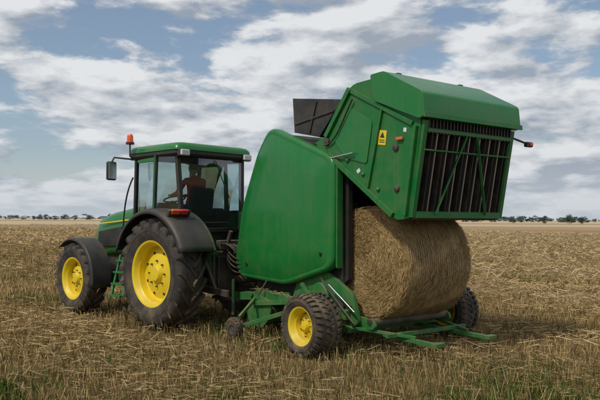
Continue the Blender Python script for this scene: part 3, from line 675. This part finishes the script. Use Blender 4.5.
hd = round_poly([(-0.62, 3.56), (-0.86, 3.57), (-1.50, 3.23), (-1.53, 2.95), (-1.44, 2.92), (-0.70, 3.22)], 0.04, 4)
prism('tailgate_hood', hd, -0.93, 0.93, GREEN, Bq, 0.015, 3)
prism('hood_lip', [(-1.525, 2.99), (-1.545, 2.99), (-1.55, 2.93), (-1.52, 2.93)], -0.94, 0.94, GREEN2, Bq, 0.003)
for s in (-1, 1):
    bar('hood_hinge', (s*0.6, -0.64, 3.575), (s*0.6, -0.82, 3.585), 0.08, 0.02, GREEN2, Bq)
def gp_(t, off=0.0):
    v = -1.43+t*(0.21); z = 2.92-t*1.14
    return (v-off*0.98, z-off*0.18)
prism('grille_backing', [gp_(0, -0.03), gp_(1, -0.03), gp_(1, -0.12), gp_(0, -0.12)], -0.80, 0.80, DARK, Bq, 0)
for k in range(8):
    u = -0.70+0.20*k
    a, b = gp_(0.1, -0.01), gp_(0.93, -0.01)
    bar('grille_belt_%d' % k, (u, *a), (u, *b), 0.13, 0.012, BELT, Bq, 0)
for k in range(17):
    u = -0.80+0.10*k
    a, b = gp_(0.12, 0.03), gp_(0.98, 0.03)
    if k % 2 == 0: bar('grille_bar_%d' % k, (u, *a), (u, *b), 0.022, 0.022, STEEL, Bq, 0.003)
for s in (-1, 1):
    bar('grille_post', (s*0.83, *gp_(0, 0.03)), (s*0.83, *gp_(1.0, 0.03)), 0.05, 0.07, GREEN2, Bq)
    bar('grille_brace', (s*0.10, *gp_(0.12, 0.07)), (s*0.48, *gp_(0.96, 0.07)), 0.035, 0.02, GREEN2, Bq)
for tt, hh in ((0.10, 0.05), (0.97, 0.08)):
    bar('grille_rail', (-0.80, *gp_(tt, 0.04)), (0.80, *gp_(tt, 0.04)), 0.05, hh, GREEN2, Bq)
tube('grille_cross_tube', [(-0.82, *gp_(0.30, 0.06)), (0.82, *gp_(0.30, 0.06))], 0.012, GREEN2, Bq)
for k in range(26):
    u = -0.78+0.0624*k
    bar('comb_tooth_%d' % k, (u, *gp_(-0.01, 0.04)), (u, *gp_(0.13, 0.06)), 0.018, 0.015, BLACK, Bq, 0)
tube('end_roller', [(-0.82, -1.20, 1.80), (0.82, -1.20, 1.80)], 0.055, RUST, Bq, 6)
tube('idler_roller', [(-0.80, -0.85, 1.98), (0.80, -0.85, 1.98)], 0.06, RUST, Bq, 6)
tube('idler_roller', [(-0.80, -0.10, 2.50), (0.80, -0.10, 2.50)], 0.06, RUST, Bq, 6)
for k in range(6):
    u = -0.6+0.24*k
    prism('tailgate_belt_%d' % k, [(-0.12, 2.43), (-0.88, 1.91), (-0.87, 1.89), (-0.11, 2.41)], u-0.085, u+0.085, BELT, Bq, 0)
def decal(name, v, z, sv, sz, mat, tilt=0, u=-0.889, shape=None):
    R = Matrix.Rotation(tilt, 2)
    pts = []
    for a, b in (shape or ((-.5,-.5),(.5,-.5),(.5,.5),(-.5,.5))):
        q = R @ Vector((a*sv, b*sz)); pts.append((v+q.x, z+q.y))
    prism(name, pts, u-0.003, u, mat, Bq, 0)
decal('warning_decal', -0.79, 2.76, 0.13, 0.18, DECY, rad(8), -0.872)
decal('warning_decal_symbol', -0.795, 2.795, 0.08, 0.07, BLACK, rad(8), -0.876, ((-.5, -.5), (.5, -.5), (0, .5)))
for k in range(2): decal('warning_decal_text', -0.785, 2.73-0.025*k, 0.09, 0.009, BLACK, rad(8), -0.876)
decal('warning_decal', -1.17, 2.82, 0.05, 0.05, DECW, rad(8), -0.872)
decal('warning_decal', -0.36, 2.37, 0.06, 0.05, DECW, rad(-32), -0.872)
box('side_reflector', (-0.90, -1.10, 2.72), (0.02, 0.11, 0.04), ORANGE, Bq, rot=(rad(0), 0, 0), bevel=0.008)
tube('lamp_arm', [(0.90, -1.38, 2.85), (1.22, -1.42, 2.78)], 0.014, BLACK, Bq)
box('marker_lamp', (1.26, -1.42, 2.77), (0.14, 0.06, 0.07), BLACK, Bq, bevel=0.015)
box('marker_lamp_lens', (1.28, -1.455, 2.77), (0.06, 0.02, 0.04), RED, Bq, bevel=0.008)
tube('latch_rod', [(-0.90, 0.22, 2.56), (-0.93, -0.32, 2.60)], 0.014, CHROME, Bq)
BV, BZ, BR = -0.248, 1.18, 0.73
for k, ang in enumerate((-62, -104)):
    v = BV+(BR+0.042)*math.cos(rad(ang)); z = BZ+(BR+0.042)*math.sin(rad(ang))
    tube('bottom_roller', [(-0.74, v, z), (0.74, v, z)], 0.05, RUST, Bq, 6)
for s in (-1, 1):
    prism('roller_side_arm', round_poly([(0.3, 0.62), (0.25, 0.36), (-0.46, 0.33), (-0.54, 0.38), (-0.50, 0.46), (-0.2, 0.50)], 0.04, 3), s*0.70, s*0.74, GREEN2, Bq, 0.005)
for s in (-1, 1):
    bar('ramp_arm', (s*0.50, 0.0, 0.27), (s*0.50, -1.36, 0.24), 0.07, 0.05, GREEN2, Bq)
    bar('ramp_brace', (s*0.80, -0.15, 0.34), (s*0.50, -1.0, 0.29), 0.04, 0.04, GREEN2, Bq)
    bar('ramp_end_pad', (s*0.42, -1.36, 0.25), (s*0.58, -1.36, 0.25), 0.09, 0.05, GREEN2, Bq)
bar('ramp_cross_bar', (-0.75, -0.75, 0.30), (0.75, -0.75, 0.30), 0.06, 0.05, GREEN2, Bq)
bar('ramp_pivot_bar', (-0.85, -0.1, 0.31), (0.85, -0.1, 0.31), 0.09, 0.08, GREEN2, Bq)
# pickup
lathe('pickup_drum', [(-0.95, 0.02), (-0.95, 0.19), (0.95, 0.19), (0.95, 0.02)], (0, 1.75, 0.34), GREEN2, Bq, 24)
for s in (-1, 1):
    prism('pickup_side_plate', round_poly([(1.4, 0.30), (1.35, 0.55), (1.75, 0.62), (2.02, 0.42), (1.95, 0.18), (1.6, 0.12)], 0.08, 3), s*0.97, s*1.00, GREEN2, Bq, 0.005)
    bar('pickup_arm', (s*1.02, 1.80, 0.48), (s*1.02, 0.75, 0.60), 0.05, 0.07, GREEN2, Bq)
    bar('gauge_wheel_arm', (s*1.05, 1.0, 0.42), (s*1.44, 1.45, 0.22), 0.045, 0.06, GREEN2, Bq)
    bar('gauge_wheel_arm_upper', (s*1.02, 1.75, 0.55), (s*1.46, 1.50, 0.34), 0.04, 0.05, GREEN2, Bq)
    wheel('gauge_wheel', (s*1.54, 1.50, 0.175), 0.175, 0.11, 0.09, s, Bq, 20, 0.006, 'imp', BLACK)
    tube('pickup_lift_chain', [(s*1.0, 1.7, 0.6), (s*0.86, 1.5, 1.0)], 0.012, RUST, Bq)
V = []; F = []
for r_ in range(5):
    for k in range(24):
        u = -0.92+0.08*k; a = rad(72*r_+15)
        p0 = Vector((u, 1.75+0.19*math.cos(a), 0.34+0.19*math.sin(a))); p1 = Vector((u, 1.75+0.30*math.cos(a-0.25), 0.34+0.30*math.sin(a-0.25)))
        b = len(V); w_ = 0.006
        V += [p0+Vector((-w_, 0, 0)), p0+Vector((w_, 0, 0)), p1+Vector((w_, 0, 0)), p1+Vector((-w_, 0, 0)), p0+Vector((0, w_, w_)), p1+Vector((0, w_, w_))]
        F += [[b, b+1, b+2, b+3], [b, b+4, b+5, b+3], [b+1, b+4, b+5, b+2]]
mk('pickup_tines', V, F, RUST, Bq)
tube('windguard_roller', [(-0.9, 2.05, 0.58), (0.9, 2.05, 0.58)], 0.035, GREEN2, Bq)
pin = (-0.862, 2.52, 0.52)
bar('drawbar_left', (-0.75, 1.2, 0.62), pin, 0.09, 0.12, GREEN2, Bq)
bar('drawbar_right', (0.5, 1.2, 0.62), pin, 0.09, 0.12, GREEN2, Bq)
tube('pto_shaft_guard', [(-0.80, 2.9, 0.72), (-0.45, 2.1, 0.85)], 0.07, BLACK, Bq, 5)
box('gearbox', (-0.35, 2.05, 0.88), (0.3, 0.3, 0.3), GREEN2, Bq, bevel=0.03)
tube('parking_jack', [(-1.02, 2.35, 0.25), (-1.02, 2.35, 0.80)], 0.028, DGREEN, Bq)
for k in range(4):
    tube('baler_hose_%d' % k, [(-0.86, 2.1, 0.95+0.05*k), (-1.0, 2.45, 0.8+0.08*k), (-0.95, 2.75, 1.0+0.1*k), (-0.75, 3.0, 1.35)], 0.013, BLACK, Bq, 3, True)
tube('side_hose', [(-0.90, 0.35, 0.95), (-0.98, 0.1, 0.8), (-0.95, -0.2, 0.55), (-0.9, -0.3, 0.42)], 0.014, BLACK, Bq, 3, True)
tube('side_rod', [(-0.93, 0.15, 0.88), (-0.90, -0.32, 0.56)], 0.014, CHROME, Bq)
# chaff lying on the machine ledges
nch = 1500
P = np.stack([rng.uniform(-0.9, 0.9, nch), rng.uniform(-0.2, 1.2, nch), rng.uniform(0.30, 0.36, nch)], 1)
k = nch//3
P[:k] = np.stack([rng.uniform(-0.90, -0.82, k), rng.uniform(-0.1, 1.9, k), np.zeros(k)], 1); P[:k, 2] = 0.56+P[:k, 1]*0.0585+0.008
P[k:2*k] = np.stack([rng.uniform(-1.2, 1.2, k), rng.uniform(-0.06, 0.06, k), np.full(k, 0.49)], 1)
P[2*k:] = np.stack([rng.uniform(-0.85, 0.85, nch-2*k), rng.uniform(-0.14, -0.06, nch-2*k), np.full(nch-2*k, 0.356)], 1)
an = rng.uniform(0, 6.28, nch); D = np.stack([np.cos(an), np.sin(an), rng.normal(0.1, .2, nch)], 1); D /= np.linalg.norm(D, axis=1, keepdims=True)
blades('chaff', P, D, rng.uniform(.03, .12, nch), np.full(nch, .005), np.array([0.5, 0.38, 0.2])*rng.uniform(.5, 1.2, (nch, 1)), STRAW, Bq, seed=31)

# ================================================================== BALE
bale = empty('straw_bale', BC+hB*BV+Vector((0, 0, BZ)), AB)
m, N, L, Bs = newmat('bale_straw')
uv = N.new('ShaderNodeUVMap'); uv.uv_map = 'UVMap'
mp = N.new('ShaderNodeMapping'); mp.inputs['Scale'].default_value = (24, 14, 1); L.new(uv.outputs[0], mp.inputs['Vector'])
na = N.new('ShaderNodeTexNoise'); na.inputs['Scale'].default_value = 3.2; na.inputs['Detail'].default_value = 10; na.inputs['Roughness'].default_value = 0.75; na.inputs['Distortion'].default_value = 0.6; L.new(mp.outputs[0], na.inputs['Vector'])
tcx = N.new('ShaderNodeTexCoord'); nb = N.new('ShaderNodeTexNoise'); nb.inputs['Scale'].default_value = 3.0; nb.inputs['Detail'].default_value = 6; L.new(tcx.outputs['Object'], nb.inputs['Vector'])
ad = N.new('ShaderNodeMath'); ad.operation = 'MULTIPLY_ADD'; ad.inputs[1].default_value = 0.6; L.new(na.outputs['Fac'], ad.inputs[0])
h2 = N.new('ShaderNodeMath'); h2.operation = 'MULTIPLY'; h2.inputs[1].default_value = 0.4; L.new(nb.outputs['Fac'], h2.inputs[0]); L.new(h2.outputs[0], ad.inputs[2])
cr = N.new('ShaderNodeValToRGB'); e = cr.color_ramp.elements; e[0].position = 0.36; e[0].color = (0.13, 0.082, 0.030, 1); e[1].position = 0.64; e[1].color = (0.60, 0.43, 0.19, 1); q = e.new(0.5); q.color = (0.36, 0.25, 0.105, 1)
L.new(ad.outputs[0], cr.inputs[0]); L.new(cr.outputs[0], Bs.inputs['Base Color']); Bs.inputs['Roughness'].default_value = 0.9; Bs.inputs['Specular IOR Level'].default_value = 0.15
bp = N.new('ShaderNodeBump'); bp.inputs['Strength'].default_value = 0.8; bp.inputs['Distance'].default_value = 0.025; L.new(ad.outputs[0], bp.inputs['Height']); L.new(bp.outputs[0], Bs.inputs['Normal'])
BM = m
segs = 120; prof = []
for k in range(7): prof.append((-0.60, 0.001+0.105*k))
prof += [(-0.597, 0.685), (-0.583, 0.716), (-0.555, BR-0.002)]
for k in range(1, 16): prof.append((-0.55+1.10*k/16, BR))
prof += [(0.555, BR-0.002), (0.583, 0.716), (0.597, 0.685)]
for k in range(6, -1, -1): prof.append((0.60, 0.001+0.105*k))
V = []; F = []; UV = []
sl_ = 0; pp = prof[0]; arc = []
for p in prof:
    sl_ += math.hypot(p[0]-pp[0], p[1]-pp[1]); arc.append(sl_); pp = p
for i in range(segs+1):
    a = 2*math.pi*i/segs
    for k, (u, r) in enumerate(prof):
        ii = i % segs
        rs = random.Random(ii*100+k)
        d = 0.008*math.sin(a*5+u*4)+0.006*math.sin(a*11+u*9)+0.006*math.sin(u*23)+rs.uniform(-.005, .005)
        ru = r+d if r > 0.66 else r
        uu_ = u+(rs.uniform(-.014, .014) if abs(u) > 0.59 and r > 0.05 else 0)
        V.append((uu_, ru*math.cos(a), ru*math.sin(a))); UV.append((arc[k], i/segs))
mm = len(prof)
for i in range(segs):
    for k in range(mm-1): F.append([i*mm+k, i*mm+k+1, (i+1)*mm+k+1, (i+1)*mm+k])
me = bpy.data.meshes.new('bale_body'); me.from_pydata(V, [], F)
ul = me.uv_layers.new(name='UVMap')
for lp in me.loops: ul.data[lp.index].uv = UV[lp.vertex_index]
me.materials.append(BM); me.shade_smooth()
bo = bpy.data.objects.new('bale_body', me); COL.objects.link(bo); bo.parent = bale
n = 32000
a = rng.uniform(0, 2*math.pi, n); u = rng.uniform(-0.59, 0.59, n)
rad_ = np.stack([np.zeros(n), np.cos(a), np.sin(a)], 1); tan = np.stack([np.zeros(n), -np.sin(a), np.cos(a)], 1)*rng.choice([-1, 1], n)[:, None]
P = rad_*(BR+rng.uniform(0, 0.010, n)[:, None]); P[:, 0] = u
D = tan*1.0+rad_*rng.normal(-0.04, 0.09, n)[:, None]; D[:, 0] += rng.normal(0, 0.45, n); D /= np.linalg.norm(D, axis=1, keepdims=True)
Lg = rng.uniform(0.04, 0.12, n)
n2_ = 16000
for s in (-1, 1):
    a2 = rng.uniform(0, 2*math.pi, n2_); r2 = BR*np.sqrt(rng.random(n2_))*0.97
    P2 = np.stack([np.full(n2_, s*0.605)+s*rng.uniform(0, 0.012, n2_), r2*np.cos(a2), r2*np.sin(a2)], 1)
    D2 = np.stack([s*rng.normal(0.05, 0.15, n2_), -np.sin(a2), np.cos(a2)], 1)*1.0
    D2[:, 1:] += rng.normal(0, 0.45, (n2_, 2)); D2 /= np.linalg.norm(D2, axis=1, keepdims=True)
    P = np.concatenate([P, P2]); D = np.concatenate([D, D2]); Lg = np.concatenate([Lg, rng.uniform(0.03, 0.08, n2_)])
t = rng.random(len(P))[:, None]**1.1
C = np.array([0.20, 0.13, 0.05])*(1-t)+np.array([0.70, 0.51, 0.24])*t
blades('bale_fibres', P, D, Lg, np.full(len(P), 0.0042), C, STRAW, bale, seed=12)
# net wrap: fine threads round the bale with short diagonal links
V = []; F = []
NET = paint('net_wrap_thread', (0.62, 0.58, 0.48), 0.6, 0.2, bump=0)
for k in range(30):
    u0 = -0.57+1.14*k/29
    b = len(V); ns = 120
    for i in range(ns):
        a = 2*math.pi*i/ns
        r = BR+0.017+0.008*math.sin(a*5+u0*4)+0.006*math.sin(a*11+u0*9)
        for du in (-0.0012, 0.0012):
            V.append((u0+du+0.004*math.sin(a*40+k), r*math.cos(a), r*math.sin(a)))
    for i in range(ns):
        j = (i+1) % ns
        F.append([b+2*i, b+2*i+1, b+2*j+1, b+2*j])
mk('net_wrap', V, F, NET, bale)
